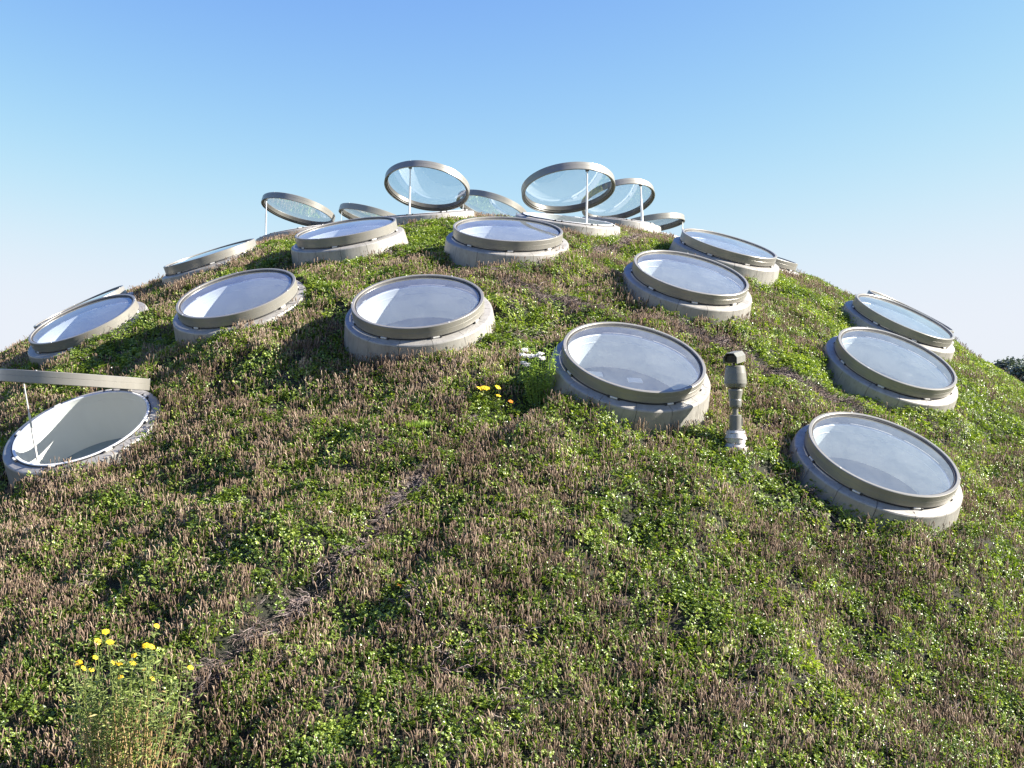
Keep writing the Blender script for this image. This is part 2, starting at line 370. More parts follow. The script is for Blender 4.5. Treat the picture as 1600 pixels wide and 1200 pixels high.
def base_mesh():
    b = MB(); n_ = 14; gap = 0.0028
    for i in range(n_):
        a0 = 2*math.pi*i/n_ + gap; a1 = 2*math.pi*(i+1)/n_ - gap
        b.lathe([(0.985, -0.028), (1.09, -0.043), (1.108, -0.050), (1.118, -0.066), (1.172, -0.40), (1.185, -0.95)], 10, a0, a1)
        for a in (a0, a1):
            ca, sa = math.cos(a), math.sin(a)
            b.add([(r*ca, r*sa, z) for r, z in ((1.09, -0.043), (1.108, -0.050), (1.118, -0.066), (1.172, -0.40), (1.185, -0.95), (1.165, -.95), (1.150, -.40), (1.10, -.076), (0.985, -.045), (0.985, -.028))], [tuple(range(10))], False)
    return b
def seam_mesh():
    b = MB(); b.lathe([(0.984, -0.036), (1.086, -0.055), (1.102, -0.08), (1.156, -0.40), (1.17, -0.95)], 96); return b
def drum_mesh():
    b = MB()
    b.lathe([(0.93, -0.012), (0.93, -0.118), (0.926, -0.121), (0.926, -0.127), (0.93, -0.13), (0.93, -0.56)], 112)
    return b
def lip_mesh():
    b = MB(); b.lathe([(0.968, -0.030), (0.968, -0.010), (0.962, -0.004), (0.936, -0.004), (0.929, -0.010), (0.929, -0.020)], 112); return b
def seal_mesh():
    b = MB(); b.lathe([(0.9705, -0.036), (0.9705, -0.014), (0.983, -0.012), (0.985, -0.036)], 112); return b
def blind_mesh():
    b = MB(); A = 64
    vs_ = [(0.0, 0.0, -0.555)] + [(0.93*math.cos(2*math.pi*i/A), 0.93*math.sin(2*math.pi*i/A), -0.555) for i in range(A)]
    b.add(vs_, [(0, 1+i, 1+(i+1) % A) for i in range(A)], False); return b

fM, gkM, glM, irM = lid_meshes()
ME = dict(inner=irM.mesh('inner_ring', M['inner']), frame=fM.mesh('lid_frame', M['frame']), gasket=gkM.mesh('gasket', M['rubber']), glass=glM.mesh('glass_pane', M['glass']),
          base=base_mesh().mesh('base_cladding', M['clad']), seam=seam_mesh().mesh('seam_backing', M['rubber']), drum=drum_mesh().mesh('drum', M['drum']),
          lip=lip_mesh().mesh('rim_lip', M['lip']), seal=seal_mesh().mesh('seal', M['rubber']), blind=blind_mesh().mesh('blind', M['blind']))
# bracket: a pale clip with a dark stop on each side, in the gap under the lid
bk = MB()
bk.box(0.03, 0.10, 0.022, Matrix.Translation((0, 0, 0)), 0.004)
dd = MB(); dd.lathe([(0.93, -0.012), (0.93, -0.118), (0.926, -0.121), (0.926, -0.127), (0.93, -0.13), (0.93, -0.84)], 112); ME['drum_deep'] = dd.mesh('drum_deep', M['drum'])
ME['bracket'] = bk.mesh('bracket', M['bracket'])
bs = MB()
bs.box(0.032, 0.03, 0.026, None, 0.004)
ME['stop'] = bs.mesh('bracket_stop', M['rubber'])
cl = MB(); cl.box(0.012, 0.022, 0.010, None, 0.002); ME['clip'] = cl.mesh('rim_clip', M['lip'])
hg = MB(); hg.box(0.06, 0.16, 0.035, None, 0.006); hg.tube([(0.03, -0.1, 0.0), (0.03, 0.1, 0.0)], 0.018, 10)
ME['hinge'] = hg.mesh('hinge', M['frame'])
def part(name, key, parent, mx=None):
    o = bpy.data.objects.new(name, ME[key]); C.objects.link(o); o.parent = parent
    if mx is not None: o.matrix_local = mx
    return o
Rz = lambda a: Matrix.Rotation(a, 4, 'Z')
def skylight(key, label, open_=None, group='round skylights on the planted mound'):
    c, nn, h = rings[key]
    hd = None
    if open_:
        phi, al = open_; hd = Vector((math.sin(phi), math.cos(phi), 0))
    F = frame_of(c, nn, hd)
    t = empty('skylight', F); tag(t, label, 'skylight', group)
    rot = Rz(random.uniform(0, 6.28))
    bz = part('base', 'base', t, rot); part('seam', 'seam', bz)
    dp_ = key == 'N'; part('drum', 'drum_deep' if dp_ else 'drum', t); part('blind', 'blind', t, Matrix.Translation((0, 0, -.28)) if dp_ else None)
    part('rim_lip', 'lip', t); part('seal', 'seal', t)
    a0 = {'A': math.radians(-27), 'B': math.radians(-15), 'E': math.radians(2)}.get(key, random.uniform(0, .78))
    for i in range(8):
        mx = Rz(a0 + i*math.pi/4) @ Matrix.Translation((0.992, 0, -0.013))
        b_ = part('bracket', 'bracket', t, mx)
        for sg in (1, -1): part('stop', 'stop', b_, Matrix.Translation((0.002, 0.07*sg, 0.0)))
    # the lid
    if open_:
        # local frame: +X points to the hinge; lid turns about the hinge line
        L = Matrix.Translation((1.0, 0, 0)) @ Matrix.Rotation(al, 4, 'Y') @ Matrix.Translation((-1.0, 0, 0))
    else: L = Matrix.Identity(4)
    fr = part('lid_frame', 'frame', t, L)
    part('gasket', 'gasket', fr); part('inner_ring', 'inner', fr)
    part('glass_pane', 'glass', t, L)
    for i in range(3): part('rim_clip', 'clip', fr, Rz(a0 + 1.0 + i*2.1) @ Matrix.Translation((0.99, 0, 0.172)))
    if open_:
        part('hinge', 'hinge', t, Matrix.Translation((0.985, 0, -0.01)))
        p0 = Vector((-0.925, 0, -0.06)); p1 = L @ Vector((-0.93, 0, 0.03))
        s = MB(); d = (p1 - p0)
        w_ = {'N': .55, 'T': 1.15, 'P': .35, 'R': .4}.get(key, .8); s.tube([p0, p0 + d*.62], 0.028*w_, 12); s.tube([p0 + d*.60, p1], 0.018*w_, 10)
        st = s.build('strut', M['bracket'] if key == 'N' else M['white_paint'], t)  # the left foreground strut gets a greyer paint that carries its shade
        q = MB(); q.box(0.07, 0.06, 0.07, Matrix.Translation(p1 + Vector((0.0, 0, 0.0))) @ Matrix.Rotation(al, 4, 'Y'), 0.008); q.build('strut_head', M['rubber'], st)
        q = MB(); q.box(0.06, 0.10, 0.04, Matrix.Translation(p0 + Vector((0.005, 0, 0))), 0.008); q.build('strut_foot', M['white_paint'], st)
    return t

LAB = {
 'A': 'closed round skylight nearest the middle of the mound, sunlit crescent on its white lining',
 'B': 'closed round skylight right beside the beige camera post, two painted light patches inside',
 'C': 'large closed round skylight lowest on the right slope',
 'D': 'closed round skylight on a tall base, directly uphill of the lowest right skylight',
 'E': 'closed round skylight uphill of the camera post, between crest and right slope',
 'F': 'closed round skylight at the top centre of the mound, just below the raised lids',
 'G': 'closed round skylight left of the top centre one, below the leftmost raised lids',
 'H': 'closed round skylight with grey-blue glass, left neighbour of the central one',
 'I': 'closed round skylight far left near the skyline, blue sky mirrored in its glass',
 'J': 'closed round skylight right of the crest, seen flat, blue sky in its glass',
 'K': 'closed round skylight at the far right edge of the mound against the sky',
 'L': 'closed round skylight seen almost edge on against the sky, upper left skyline',
 'M2': 'closed round skylight behind the crest, only its right end showing past another lid',
 'M3': 'hidden closed round skylight, thin rim showing above the far right one',
 'M4': 'hidden closed round skylight, dark rim showing just above the far left one',
 'N': 'open round skylight in the left foreground, lid raised level over its white drum',
 'Q': 'open round skylight with the large raised lid left of centre on the crest',
 'S': 'open round skylight with the large raised lid right of centre, pale base below',
 'T': 'open round skylight, raised lid right behind the large right-hand lid, thick white strut',
 'O': 'open round skylight at the left end of the crest, raised lid glinting in sun',
 'R': 'open round skylight far behind, its lid showing between the two large raised lids',
 'P': 'open round skylight, small lid half hidden right of the leftmost raised lid',
 'U': 'open round skylight with small dark raised lid at the right end of the crest',
}
SK = {}
for k in closed: SK[k] = skylight(k, LAB[k])
for k in far_closed: SK[k] = skylight(k, LAB[k])
for k, v in opens.items():
    SK[k] = skylight(k, LAB[k], (0.37, 0.60) if k == 'N' else v[3:5])
# thin pale boxes stand in for bright patches of light deep in one drum
for (x, y, r) in ((-0.62, 0.17, 0.25), (-0.60, -0.42, 0.2)):
    p = MB(); p.box(0.13, 0.22, 0.012, Matrix.Translation((x, y, -0.547)) @ Rz(r), 0.002)
    p.build('light_patch', M['bright_patch'], SK['B'])

# ------------------------------------------------------------------ planting (stuff)
def variant_leaves(seed, n_leaf, rad, size, mat):
    r = random.Random(seed); b = MB()
    for i in range(n_leaf):
        a = r.uniform(0, 6.283); q = rad*math.sqrt(r.random()); h = r.uniform(0.015, 0.085)*(1.15 - 0.5*q/rad)
        p = Vector((q*math.cos(a), q*math.sin(a), h))
        tone = min(1, max(0, r.gauss(0.45, 0.2)))
        az = r.uniform(0, 6.283); L = size*r.uniform(0.7, 1.25)
        tilt = r.uniform(-0.35, 0.55)
        up = Vector((r.gauss(0, .45), r.gauss(0, .45), 1))
        for da in (-1.25, 0, 1.25):                       # three leaflets
            d = Vector((math.cos(az + da), math.sin(az + da), tilt))
            b.leaf(p, d, up, L, L*0.78, 0.16, 0.10, min(1, max(0, tone + r.uniform(-.08, .08))))
    return b.mesh('leaf_clump', mat, True)
def variant_spikes(seed, n_, rad, mat):
    r = random.Random(seed); b = MB()
    for i in range(n_):
        a = r.uniform(0, 6.283); q = rad*math.sqrt(r.random())
        p = Vector((q*math.cos(a), q*math.sin(a), 0)); H_ = r.uniform(0.08, 0.185)
        lean = Vector((r.gauss(0, .16), r.gauss(0, .16), 1)).normalized()
        sl_ = r.uniform(0.035, 0.075); rr = r.uniform(0.0040, 0.0068); tone = min(1, max(0, r.gauss(.55, .2)))
        top = p + lean*H_; b0 = top - lean*sl_
        b.tube([p, b0], 0.0022, 3, tone*.8, False)
        k = 5; cv = Vector((r.gauss(0, .22), r.gauss(0, .22), 0)); pts = [b0 + lean*sl_*j/k + cv*sl_*(j/k)**2 for j in range(k+1)]
        b.tube(pts, [rr*.5, rr, rr*.82, rr*1.02, rr*.85, rr*.4], 5, tone, True)
    return b.mesh('seed_heads', mat, True)
def variant_twigs(seed, n_, rad, mat):
    r = random.Random(seed); b = MB()
    for i in range(n_):
        p = Vector((r.uniform(-rad, rad), r.uniform(-rad, rad), r.uniform(0.0, .05))); az = r.uniform(0, 6.28)
        pts = [p]; L = r.uniform(.06, .16)
        for j in range(4):
            az += r.gauss(0, .55); p = p + Vector((math.cos(az), math.sin(az), r.gauss(.05, .3)))*L/4; pts.append(p)
        b.tube(pts, [.0032, .003, .0026, .002, .0012], 4, min(1, max(0, r.gauss(.5, .25))), False)
    return b.mesh('twig_tangle', mat, True)

def scatter(name, meshes, P, ROT, SCL, label, mat):
    """one plant-cover object: its own points, the clump shapes set on them by geometry nodes"""
    me = bpy.data.meshes.new(name); me.from_pydata(P.tolist(), [], [])
    a = me.attributes.new('rot', 'FLOAT_VECTOR', 'POINT'); a.data.foreach_set('vector', ROT.astype(np.float32).ravel())
    a = me.attributes.new('scl', 'FLOAT_VECTOR', 'POINT'); a.data.foreach_set('vector', SCL.astype(np.float32).ravel())
    a = me.attributes.new('var', 'INT', 'POINT'); a.data.foreach_set('value', rng.integers(0, len(meshes), len(P)).astype(np.int32))
    me.materials.append(mat)
    o = bpy.data.objects.new(name, me); C.objects.link(o); tag(o, label, None, None, 'stuff')
    ng = bpy.data.node_groups.new(name, 'GeometryNodeTree')
    ng.interface.new_socket('Geometry', in_out='INPUT', socket_type='NodeSocketGeometry')
    ng.interface.new_socket('Geometry', in_out='OUTPUT', socket_type='NodeSocketGeometry')
    gi = ng.nodes.new('NodeGroupInput'); go = ng.nodes.new('NodeGroupOutput')
    iop = ng.nodes.new('GeometryNodeInstanceOnPoints'); jn = ng.nodes.new('GeometryNodeJoinGeometry')
    for m_ in meshes:
        src = bpy.data.objects.new(m_.name, m_)           # never linked to the scene
        oi = ng.nodes.new('GeometryNodeObjectInfo'); oi.inputs['Object'].default_value = src; oi.inputs['As Instance'].default_value = False
        g2 = ng.nodes.new('GeometryNodeGeometryToInstance')
        ng.links.new(oi.outputs['Geometry'], g2.inputs[0]); ng.links.new(g2.outputs[0], jn.inputs[0])
    ng.links.new(gi.outputs[0], iop.inputs['Points']); ng.links.new(jn.outputs[0], iop.inputs['Instance'])
    iop.inputs['Pick Instance'].default_value = True
    for nm, ty, sock in (('var', 'INT', 'Instance Index'), ('rot', 'FLOAT_VECTOR', 'Rotation'), ('scl', 'FLOAT_VECTOR', 'Scale')):
        na = ng.nodes.new('GeometryNodeInputNamedAttribute'); na.data_type = ty; na.inputs['Name'].default_value = nm
        ng.links.new(na.outputs['Attribute'], iop.inputs[sock])
    ng.links.new(iop.outputs[0], go.inputs[0])
    md = o.modifiers.new('planting', 'NODES'); md.node_group = ng
    return o

def vnoise(x, y, s, seed):
    """smooth value noise in 0..1"""
    r = np.random.default_rng(seed); T = r.random((64, 64))
    u, v = x/s + 1000, y/s + 1000; i, j = np.floor(u).astype(int), np.floor(v).astype(int); fu, fv = u - i, v - j
    fu = fu*fu*(3-2*fu); fv = fv*fv*(3-2*fv); g_ = lambda a, b_: T[a % 64, b_ % 64]
    return (g_(i, j)*(1-fu) + g_(i+1, j)*fu)*(1-fv) + (g_(i, j+1)*(1-fu) + g_(i+1, j+1)*fu)*fv
def fbm(x, y, s, seed): return (vnoise(x, y, s, seed)*.5 + vnoise(x, y, s/2.1, seed+1)*.3 + vnoise(x, y, s/4.3, seed+2)*.2)

def clear_of_rings(x, y, rad):
    ok = np.ones(len(x), bool)
    for k, (c, nn, h) in rings.items():
        g_ = c - nn*h
        dx, dy = x - g_.x, y - g_.y
        # distance measured in the plane of the ring
        w = np.stack([dx, dy, -(nn.x*dx + nn.y*dy)/nn.z], -1)
        ok &= (w**2).sum(-1) > rad**2
    return ok
FLOWERS = [hit(*p) for p in ((755, 628), (779, 634), (798, 642), (625, 930), (846, 621), (834, 640))]
def off_flowers(x, y):
    d = np.full(len(x), 9.0)
    for p in FLOWERS: d = np.minimum(d, np.hypot(x - p.x, (y - p.y + .20)*.8))
    return d > .24
def candidates(density, x0=-24, x1=24, y0=6.5, y1=44):
    n_ = int(density*(x1-x0)*(y1-y0)); x = rng.uniform(x0, x1, n_); y = rng.uniform(y0, y1, n_)
    # keep what a camera at or a step beside the photograph's could see
    ok = np.abs(x) < 0.5*y + 2.6
    x, y = x[ok], y[ok]
    ok = (surf(x, y) + .22 - CZ)/y > vis_limit(x/y, y) - .022
    return x[ok], y[ok]
VA = np.linspace(-1.1, 1.1, 300); VY = np.arange(4, 47, .25)
_g = (surf(VA[:, None]*VY[None, :], np.broadcast_to(VY[None, :], (300, len(VY)))) - CZ)/VY[None, :]
VM = np.maximum.accumulate(_g, axis=1)
def vis_limit(a, y):
    i = np.clip(((a + 1.1)/2.2*299).round().astype(int), 0, 299); j = np.clip(((y - 4)/.25).astype(int) - 1, 0, len(VY)-1)
    return VM[i, j]
def seg_dist(x, y, line):
    d = np.full(len(x), 99.0)
    for (a, b_) in zip(line, line[1:]):
        ax, ay = a.x, a.y; bx, by = b_.x - a.x, b_.y - a.y
        t = np.clip(((x-ax)*bx + (y-ay)*by)/(bx*bx+by*by), 0, 1)
        d = np.minimum(d, np.hypot(x - ax - t*bx, y - ay - t*by))
    return d
# two shallow channels of matted dead stems cross the slope
line1 = [hit(*p) for p in ((300, 1080), (420, 985), (545, 870), (620, 785), (660, 745))]
line2 = [hit(*p) for p in ((820, 452), (900, 478), (1000, 505), (1140, 545), (1240, 600), (1340, 640))]
line3 = [hit(*p) for p in ((930, 400), (985, 380), (1010, 372))]
line4 = [hit(*p) for p in ((725, 432), (800, 448), (850, 470))]
def channel(x, y):
    wob = 0.16*(fbm(x, y, .7, 50) - .5) + 0.45*np.clip(vnoise(x, y, .9, 70) - .64, 0, 1)
    return np.minimum.reduce([seg_dist(x, y, line1) + wob + .05, seg_dist(x, y, line2) + wob, seg_dist(x, y, line3) + wob, seg_dist(x, y, line4) + wob + .03])
def spike_amount(x, y):
    s = fbm(x, y, 1.6, 11)
    base = 0.66 + .05*(y < 12) - 0.045*np.clip(y - 11, 0, 8) - 0.05*np.clip(x - 1.0, 0, 4)*(y > 12.5) + 0.05*np.clip(-x, 0, 5)*(y < 17)
    for k, (c, nn, h) in rings.items():                   # thick in front of (below) each skylight
        d = np.hypot(x - c.x, (y - (c.y - 1.45))/.7); base = base + 0.35*np.exp(-(d/1.0)**2)
    return base + 1.9*(s - .5) + .5*(vnoise(x, y, .45, 61) - .5)

# leaves
x, y = candidates(185)
ok = clear_of_rings(x, y, 1.125) & (channel(x, y) > 0.10 + 0.14*rng.random(len(x)))
hole = fbm(x, y, .55, 31); sa = spike_amount(x, y)
ok &= rng.random(len(x)) < np.clip((0.93 - hole)*7 - np.clip(sa - .5, 0, .5)*.6, 0.25, 1)
x, y = x[ok], y[ok]; z = surf(x, y)
sc = rng.uniform(.7, 1.2, len(x)); lift = 0.05*(fbm(x, y, .5, 77) - .5)
e = .05
gx = (surf(x+e, y) - surf(x-e, y))/2/e; gy = (surf(x, y+e) - surf(x, y-e))/2/e
ROT = np.stack([np.arctan(gy), -np.arctan(gx), rng.uniform(0, 6.28, len(x))], -1)
hgt = sc*(0.75 + 0.9*fbm(x, y, .6, 91))
scatter('strawberry_cover', [variant_leaves(100+i, 24, .11, .0235, M['leaf']) for i in range(7)], np.stack([x, y, z + lift], -1), ROT, np.stack([sc, sc, hgt], -1),
        'glossy green strawberry leaves covering the whole mound', M['leaf'])
print('leaf clumps', len(x))
# seed heads
x, y = candidates(115)
sa = spike_amount(x, y)
ok = clear_of_rings(x, y, 1.11) & (rng.random(len(x)) < np.clip(sa, 0.03, 1)) & (channel(x, y) > 0.12) & off_flowers(x, y)
x, y = x[ok], y[ok]; z = surf(x, y); sc = rng.uniform(.75, 1.2, len(x))
ROT = np.stack([rng.normal(0, .05, len(x)), rng.normal(0, .05, len(x)), rng.uniform(0, 6.28, len(x))], -1)
scatter('dried_flower_spikes', [variant_spikes(200+i, 9, .115, M['spike']) for i in range(7)], np.stack([x, y, z + .01], -1), ROT, np.stack([sc, sc, sc], -1),
        'brown dried flower spikes standing thick above the green leaves', M['spike'])
print('spike clumps', len(x))
# dead stems
x, y = candidates(160)
ch = channel(x, y)
ok = clear_of_rings(x, y, 1.16) & ((ch < 0.19) | ((fbm(x, y, .55, 31) > .70) & (rng.random(len(x)) < .35)))
x, y = x[ok], y[ok]; z = surf(x, y); sc = rng.uniform(.7, 1.3, len(x))
e = .05; gx = (surf(x+e, y) - surf(x-e, y))/2/e; gy = (surf(x, y+e) - surf(x, y-e))/2/e
ROT = np.stack([np.arctan(gy), -np.arctan(gx), rng.uniform(0, 6.28, len(x))], -1)
scatter('dead_stems', [variant_twigs(300+i, 14, .09, M['twig']) for i in range(4)], np.stack([x, y, z + .01], -1), ROT, np.stack([sc, sc, sc], -1),
        'grey tangled dead stems in two shallow channels across the slope', M['twig'])
print('twig clumps', len(x))

# ------------------------------------------------------------------ security camera on its post
P = hit(1149, 702)
S = P.y/1600    #                                  # metres per photo pixel at the post
t = empty('security_camera', P); tag(t, 'beige pan and tilt security camera on a short post beside a closed round skylight', 'security camera')
t.rotation_euler = (0, 0, 0)
b = MB(); b.lathe([(17*S, -.1), (18*S, 4*S), (15*S, 10*S), (17*S, 16*S), (14*S, 24*S), (13*S, 29*S), (0.001, 29*S)], 11)
rr = random.Random(4); b.v = [(a_*(1+rr.uniform(-.12, .12)), c_*(1+rr.uniform(-.12, .12)), z_ + rr.uniform(-.012, .012)) for a_, c_, z_ in b.v]
b.build('sheet_boot', M['boot'], t)
b = MB(); b.lathe([(9.5*S, 26*S), (9.5*S, 52*S), (8.5*S, 53*S), (0.001, 53*S)], 32); b.box(5*S, 4*S, 12*S, Matrix.Translation((8.5*S, -2*S, 42*S)), .006); b.build('lower_post', M['cam_paint'], t)
b = MB(); b.lathe([(4.5*S, 52*S), (4.5*S, 66*S)], 24); b.build('neck', M['cam_paint'], t)
b = MB(); b.lathe([(5*S, 63*S), (8.5*S, 65*S), (9.5*S, 68*S), (9.7*S, 76*S), (9*S, 77.5*S), (11.5*S, 91*S), (11*S, 93*S), (7*S, 93*S), (7*S, 97*S)], 40)
b.build('mount_cup', M['cam_paint'], t)
b = MB(); b.lathe([(9*S, 94*S), (15*S, 97*S), (17*S, 101*S)], 40); b.lathe([(17*S, 101*S), (17.5*S, 102*S), (17.3*S, 108*S), (16.4*S, 118*S), (14.6*S, 128*S), (13.2*S, 130*S), (0.001, 130.5*S)], 40)
b.build('pan_housing', M['cam_paint'], t)
b = MB(); b.box(4*S, 8*S, 8*S, Matrix.Translation((-3*S, -1*S, 131*S)), .006); b.build('tilt_arm', M['cam_dark'], t)
# the camera itself: a box with a hood, turned to the left and to the viewer
Hm = Matrix.Translation((-1*S, 0, 142*S)) @ Matrix.Rotation(math.radians(-118), 4, 'Z') @ Matrix.Rotation(math.radians(6), 4, 'Y')
b = MB(); b.box(36*S, 16*S, 13*S, Hm, .012); b.build('camera_body', M['cam_paint'], t)
hd = MB()   # hood: open-fronted roof folded down both sides
pr = [(-11*S, -7*S), (-11*S, 3*S), (-6*S, 9.5*S), (6*S, 9.5*S), (11*S, 3*S), (11*S, -7*S)]
for th in (0.0,):
    o_ = []; i_ = []
    for x_ in (-22*S, 27*S):
        o_ += [Hm @ Vector((x_, a_, c_)) for a_, c_ in pr]; i_ += [Hm @ Vector((x_, a_*.9, c_*.86)) for a_, c_ in pr]
    k = len(pr)
    hd.add(o_, [(i, i+1, k+i+1, k+i) for i in range(k-1)], False)
    hd.add(i_, [(k+i, k+i+1, i+1, i) for i in range(k-1)], False)
    for s0 in (0, k): hd.add([o_[s0+i] for i in range(k)] + [i_[s0+i] for i in range(k)], [(i, i+1, k+i+1, k+i) for i in range(k-1)], False)
hd.build('sun_hood', M['cam_paint'], t)
b = MB(); b.box(1.2*S, 14*S, 11*S, Hm @ Matrix.Translation((18.6*S, 0, 0)), .002); b.build('lens_window', M['cam_dark'], t)

# ------------------------------------------------------------------ flowering plants
def flower(head, nrm_, R, mat, parent, petals=14, name='flower'):
    b = MB(); nn = Vector(nrm_).normalized(); u = nn.orthogonal().normalized(); w = nn.cross(u)
    for ring_, (q, k) in enumerate(((1.0, petals), (.62, petals-3))):
        for i in range(k):
            a = 2*math.pi*(i + .5*ring_)/k + random.uniform(-.1, .1)
            d = u*math.cos(a) + w*math.sin(a) + nn*(.12 + .25*ring_)
            b.leaf(head, d, nn, R*q*random.uniform(.85, 1.1), R*.42, .1, .15, random.uniform(.3, 1))
    b.lathe([(R*.34, 0), (R*.3, R*.16), (R*.15, R*.24), (0.0005, R*.26)], 10, tone=.2, Mx=Matrix.Translation(head) @ nn.to_track_quat('Z', 'Y').to_matrix().to_4x4())
    return b.build(name, mat, parent, True)
def unproj(px, py, y): return Vector(((px-800)/1600*y, y, CZ + (600-py)/1600*y))

# yellow flowered bush, bottom left
yb = 8.55; gz = zf(-3.2, yb)
root = empty('flowering_bush', (-3.2, yb, gz)); tag(root, 'tall straggly bush with many yellow flowers and straw coloured stems, bottom left', 'bush')
heads = [(165, 987), (245, 978), (153, 1002), (172, 1003), (228, 1009), (237, 1010), (149, 1027), (123, 1036), (131, 1044), (143, 1047), (178, 1035), (187, 1037), (210, 1024), (208, 1036), (224, 1047), (188, 1058), (238, 1060), (298, 1043)]
st = MB(); fl = MB(); r = random.Random(12); local = []
stem_ends = [(hx, hy, True) for hx, hy in heads] + [(r.uniform(110, 305), r.uniform(1010, 1120), False) for _ in range(58)]
for hx, hy, isf in stem_ends:
    y_ = yb + r.uniform(-.4, .35); hp = unproj(hx, hy, y_) - root.location
    bx = (hx - 205)*.0009 + r.gauss(0, .09); p0 = Vector((bx, r.uniform(-.18, .18), -.05))
    pts = []
    for k in range(7):
        q = k/6; pts.append(p0.lerp(hp, q) + Vector((math.sin(q*3.1)*(hx-205)*.0006 + r.gauss(0, .006), r.gauss(0, .006), math.sin(q*3.14)*.05)))
    pts[-1] = hp
    st.tube(pts[:5], [.006, .0055, .005, .0045, .004], 5, r.uniform(.2, 1), False); fl.tube(pts[4:], [.0034, .0028, .002], 5, r.uniform(.2, 1), False)
    for k in range(34):                              # narrow leaves up the stem, dense at the top
        q = 1 - .6*r.random()**1.2; i = min(5, int(q*6)); p = pts[i].lerp(pts[i+1], q*6 - i) + Vector((r.gauss(0, .03), r.gauss(0, .03), r.gauss(0, .02)))
        a = r.uniform(0, 6.28); fl.leaf(p, (math.cos(a), math.sin(a), r.uniform(-.1, .9)), (r.gauss(0, .3), r.gauss(0, .3), 1), r.uniform(.04, .09), r.uniform(.011, .022), .15, .2, min(1, max(0, r.gauss(.5, .25))))
    if isf: local.append(hp)
st.build('stem', M['straw'], root, True); fl.build('foliage', M['grey_herb'], root, True)
for hp in local: flower(hp, (r.gauss(.25, .35), r.gauss(-.45, .2), 1), r.uniform(.026, .038), M['yellow'], root)

def small_flower_plant(name, label, cat, spots, mat, R, leafmat_, leaf_n=30, foot=(0, 0), group=None, LL=.05, LW=.014, leafr=.09, petals=12):
    base = hit(*foot); rt = empty(name, base); tag(rt, label, cat, group)
    s_, f_ = MB(), MB(); hs = []
    for hx, hy in spots:
        hp = unproj(hx, hy, base.y - .05) - base
        p0 = Vector((hp.x*.35 + random.gauss(0, .02), random.gauss(0, .02), -.03))
        s_.tube([p0, p0.lerp(hp, .5) + Vector((random.gauss(0, .01), 0, .01)), hp], [.004, .003, .0022], 5, .5, False); hs.append(hp)
    for i in range(leaf_n):
        a = random.uniform(0, 6.28); q = leafr*math.sqrt(random.random())
        f_.leaf((q*math.cos(a), q*math.sin(a), random.uniform(0, .09)), (math.cos(a), math.sin(a), random.uniform(.2, 1.4)), (0, 0, 1), LL*random.uniform(.6, 1.2), LW, .15, .2, random.random())
    s_.build('stem', leafmat_, rt, True); f_.build('foliage', leafmat_, rt, True)
    for hp in hs: flower(hp, (random.gauss(.45, .15), random.gauss(-.45, .12), 1), R*random.uniform(.85, 1.15), mat, rt, petals)
    return rt
small_flower_plant('flower_plant', 'pair of bright yellow flowers on short stems below the central round skylight', 'flowers', [(750, 607), (758, 606)], M['yellow'], .058, M['grey_herb'], 40, (755, 628))
small_flower_plant('flower_plant', 'single yellow flower with an orange bud under it, just right of the yellow pair', 'flowers', [(778, 605), (779, 618)], M['yellow'], .046, M['grey_herb'], 30, (779, 634))
small_flower_plant('poppy', 'small orange flower among the seed heads below the white flowered plant', 'flowers', [(798, 627)], M['orange'], .042, M['grey_herb'], 20, (798, 642), petals=7)
small_flower_plant('poppy', 'tiny lone orange flower low in the seed heads, halfway down the middle of the slope', 'flowers', [(625, 915)], M['orange'], .032, M['grey_herb'], 20, (625, 930), petals=6)
for (px, py), lb in (((555, 803), 'tiny white flower low in the leaves beside the grey dead stems, left of them'), ((517, 800), 'tiny white flower in the leaves, farther left from the dead stems')):
    small_flower_plant('daisy', lb, 'flowers', [(px, py)], M['white_petal'], .020, M['herb'], 14, (px, py + 10), petals=7)

# tall bright leafy plant with flat white flower heads, left of the camera skylight
base = hit(844, 634); rt = empty('white_flowered_plant', base); tag(rt, 'tall bright green leafy plant with white flower clusters, between two closed round skylights', 'plant')
s_, f_ = MB(), MB(); r = random.Random(5)
tops = [(r.uniform(814, 872), r.uniform(535, 592)) for _ in range(34)] + [(864, 556), (866, 562), (835, 540), (822, 533)]
for hx, hy in tops:
    hp = unproj(hx, hy, base.y + r.uniform(-.12, .12)) - base; p0 = Vector((hp.x*.4, r.gauss(0, .04), -.03))
    s_.tube([p0, p0.lerp(hp, .5), hp], [.005, .004, .003], 5, .5, False)
    for k in range(24):
        q = r.uniform(.2, 1); p = p0.lerp(hp, q); a = r.uniform(0, 6.28)
        f_.leaf(p, (math.cos(a), math.sin(a), r.uniform(0, .8)), (0, 0, 1), r.uniform(.05, .085), r.uniform(.014, .022), .15, .35, min(1, max(0, r.gauss(.6, .2))))
s_.build('stem', M['herb'], rt, True); f_.build('foliage', M['herb'], rt, True)
for hx, hy in ((820, 547), (816, 554), (823, 556), (829, 557), (835, 556), (841, 556), (845, 553), (847, 560), (818, 567), (823, 570)):
    b = MB(); hp = unproj(hx, hy, base.y - .30) - base
    for k in range(34):
        a = r.uniform(0, 6.28); q = .042*math.sqrt(r.random()); p = hp + Vector((q*math.cos(a), q*math.sin(a), r.uniform(-.02, .02)))
        for i in range(4): b.leaf(p, (math.cos(a + i*1.57), math.sin(a + i*1.57), r.uniform(-.4, .9)), (r.uniform(.3, 1.2), r.uniform(-1, 0), .8), .015, .013, .1, .1, r.random())
    b.build('flower', M['white_petal'], rt, True)

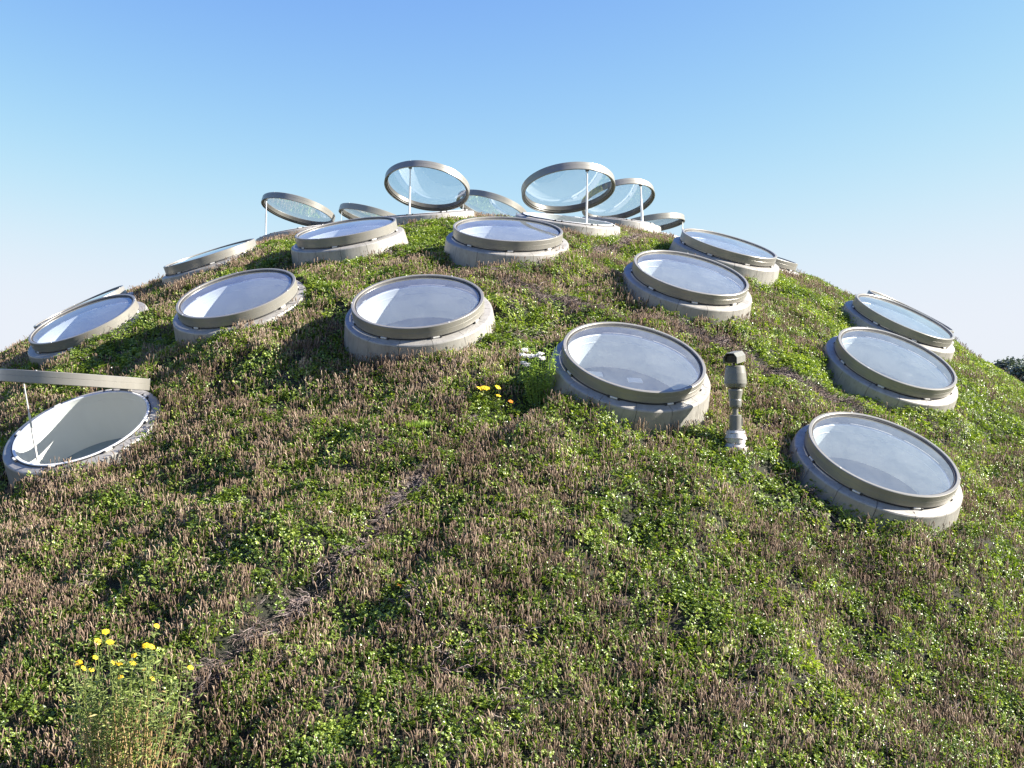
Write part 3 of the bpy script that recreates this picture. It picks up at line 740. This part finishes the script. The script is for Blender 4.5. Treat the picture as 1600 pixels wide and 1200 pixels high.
def tuft(name, label, cat, foot, mat, n_, rad, hgt_, W, seed, spread=.6):
    base = hit(*foot); b = MB(); r = random.Random(seed)
    for i in range(n_):
        a = r.uniform(0, 6.28); q = rad*math.sqrt(r.random()); L = hgt_*r.uniform(.5, 1.1)
        b.leaf((q*math.cos(a), q*math.sin(a), 0), (math.cos(a)*spread*q/rad + r.gauss(0, .15), math.sin(a)*spread*q/rad + r.gauss(0, .15), 1), (math.cos(a), math.sin(a), .3), L, W*r.uniform(.6, 1.2), .2, .18, min(1, max(0, r.gauss(.55, .2))))
    o = b.build(name, mat, None, True); o.location = base; tag(o, label, cat); return o
tuft('grass_tuft', 'soft fan shaped green grass tuft at the left edge, left of the yellow flowers', 'grass tuft', (45, 1050), M['herb'], 130, .05, .16, .006, 1, .9)
tuft('leafy_plant', 'low bright yellow-green leafy plant mid slope, downhill of yellow flowers', 'plant', (650, 668), M['herb'], 240, .22, .10, .022, 2, .8)
tuft('leafy_plant', 'low bright green leafy plant just right of the grey dead stems', 'plant', (698, 872), M['herb'], 220, .17, .10, .024, 3, .8)
tuft('dried_plant', 'pale cream dried leaf rosette among brown seed heads, lower right', 'dried plant', (1130, 1024), M['pale_dry'], 26, .045, .13, .034, 4, .9)
tuft('dried_plant', 'pale dried clump uphill of the skylight by the camera post, beside the dead stems', 'dried plant', (862, 500), M['pale_dry'], 40, .07, .08, .03, 6, .9)

# ------------------------------------------------------------------ trees beyond the roof
def tree(label, x, y, h, w, seed):
    r = random.Random(seed); z0 = zf(x, y); rt = empty('tree', (x, y, z0)); tag(rt, label, 'tree', 'trees far behind the roof')
    tk = MB(); pts = [(0, 0, -.3), (r.gauss(0, .1), r.gauss(0, .1), h*.3), (r.gauss(0, .2), 0, h*.6), (0, 0, h*.88)]
    tk.tube(pts, [h*.035, h*.028, h*.016, h*.006], 10)
    lobes = []
    for i in range(13):
        a = r.uniform(0, 6.28); q = w*.5*math.sqrt(r.random()); zz = h*r.uniform(.42, .92); q *= 1.15 - .7*(zz/h)
        c_ = Vector((q*math.cos(a), q*math.sin(a), zz)); lobes.append((c_, w*r.uniform(.13, .24)))
        b0 = Vector((0, 0, zz*.6)); tk.tube([b0, b0.lerp(c_, .5) + Vector((0, 0, .1)), c_], [h*.014, h*.009, h*.003], 6)
    tk.build('trunk', M['bark'], rt)
    cr = MB()
    for c_, R in lobes:
        for k in range(420):
            v = Vector((r.gauss(0, 1), r.gauss(0, 1), r.gauss(0, 1))).normalized()*R*(.45 + .6*r.random()); v.z *= .75
            d = Vector((r.gauss(0, 1), r.gauss(0, 1), r.gauss(0, .6)))
            cr.leaf(c_ + v, d, (r.gauss(0, .5), r.gauss(0, .5), 1), .26*r.uniform(.6, 1.3), .17, .1, .2, min(1, max(0, r.gauss(.45, .22))))
    cr.build('crown', M['haze_tinted_leaf'], rt, True)
tree('distant tree, leaves tinted blue-green for haze, at the right picture edge behind the slope', 40.3, 80, 6.9, 6.5, 21)
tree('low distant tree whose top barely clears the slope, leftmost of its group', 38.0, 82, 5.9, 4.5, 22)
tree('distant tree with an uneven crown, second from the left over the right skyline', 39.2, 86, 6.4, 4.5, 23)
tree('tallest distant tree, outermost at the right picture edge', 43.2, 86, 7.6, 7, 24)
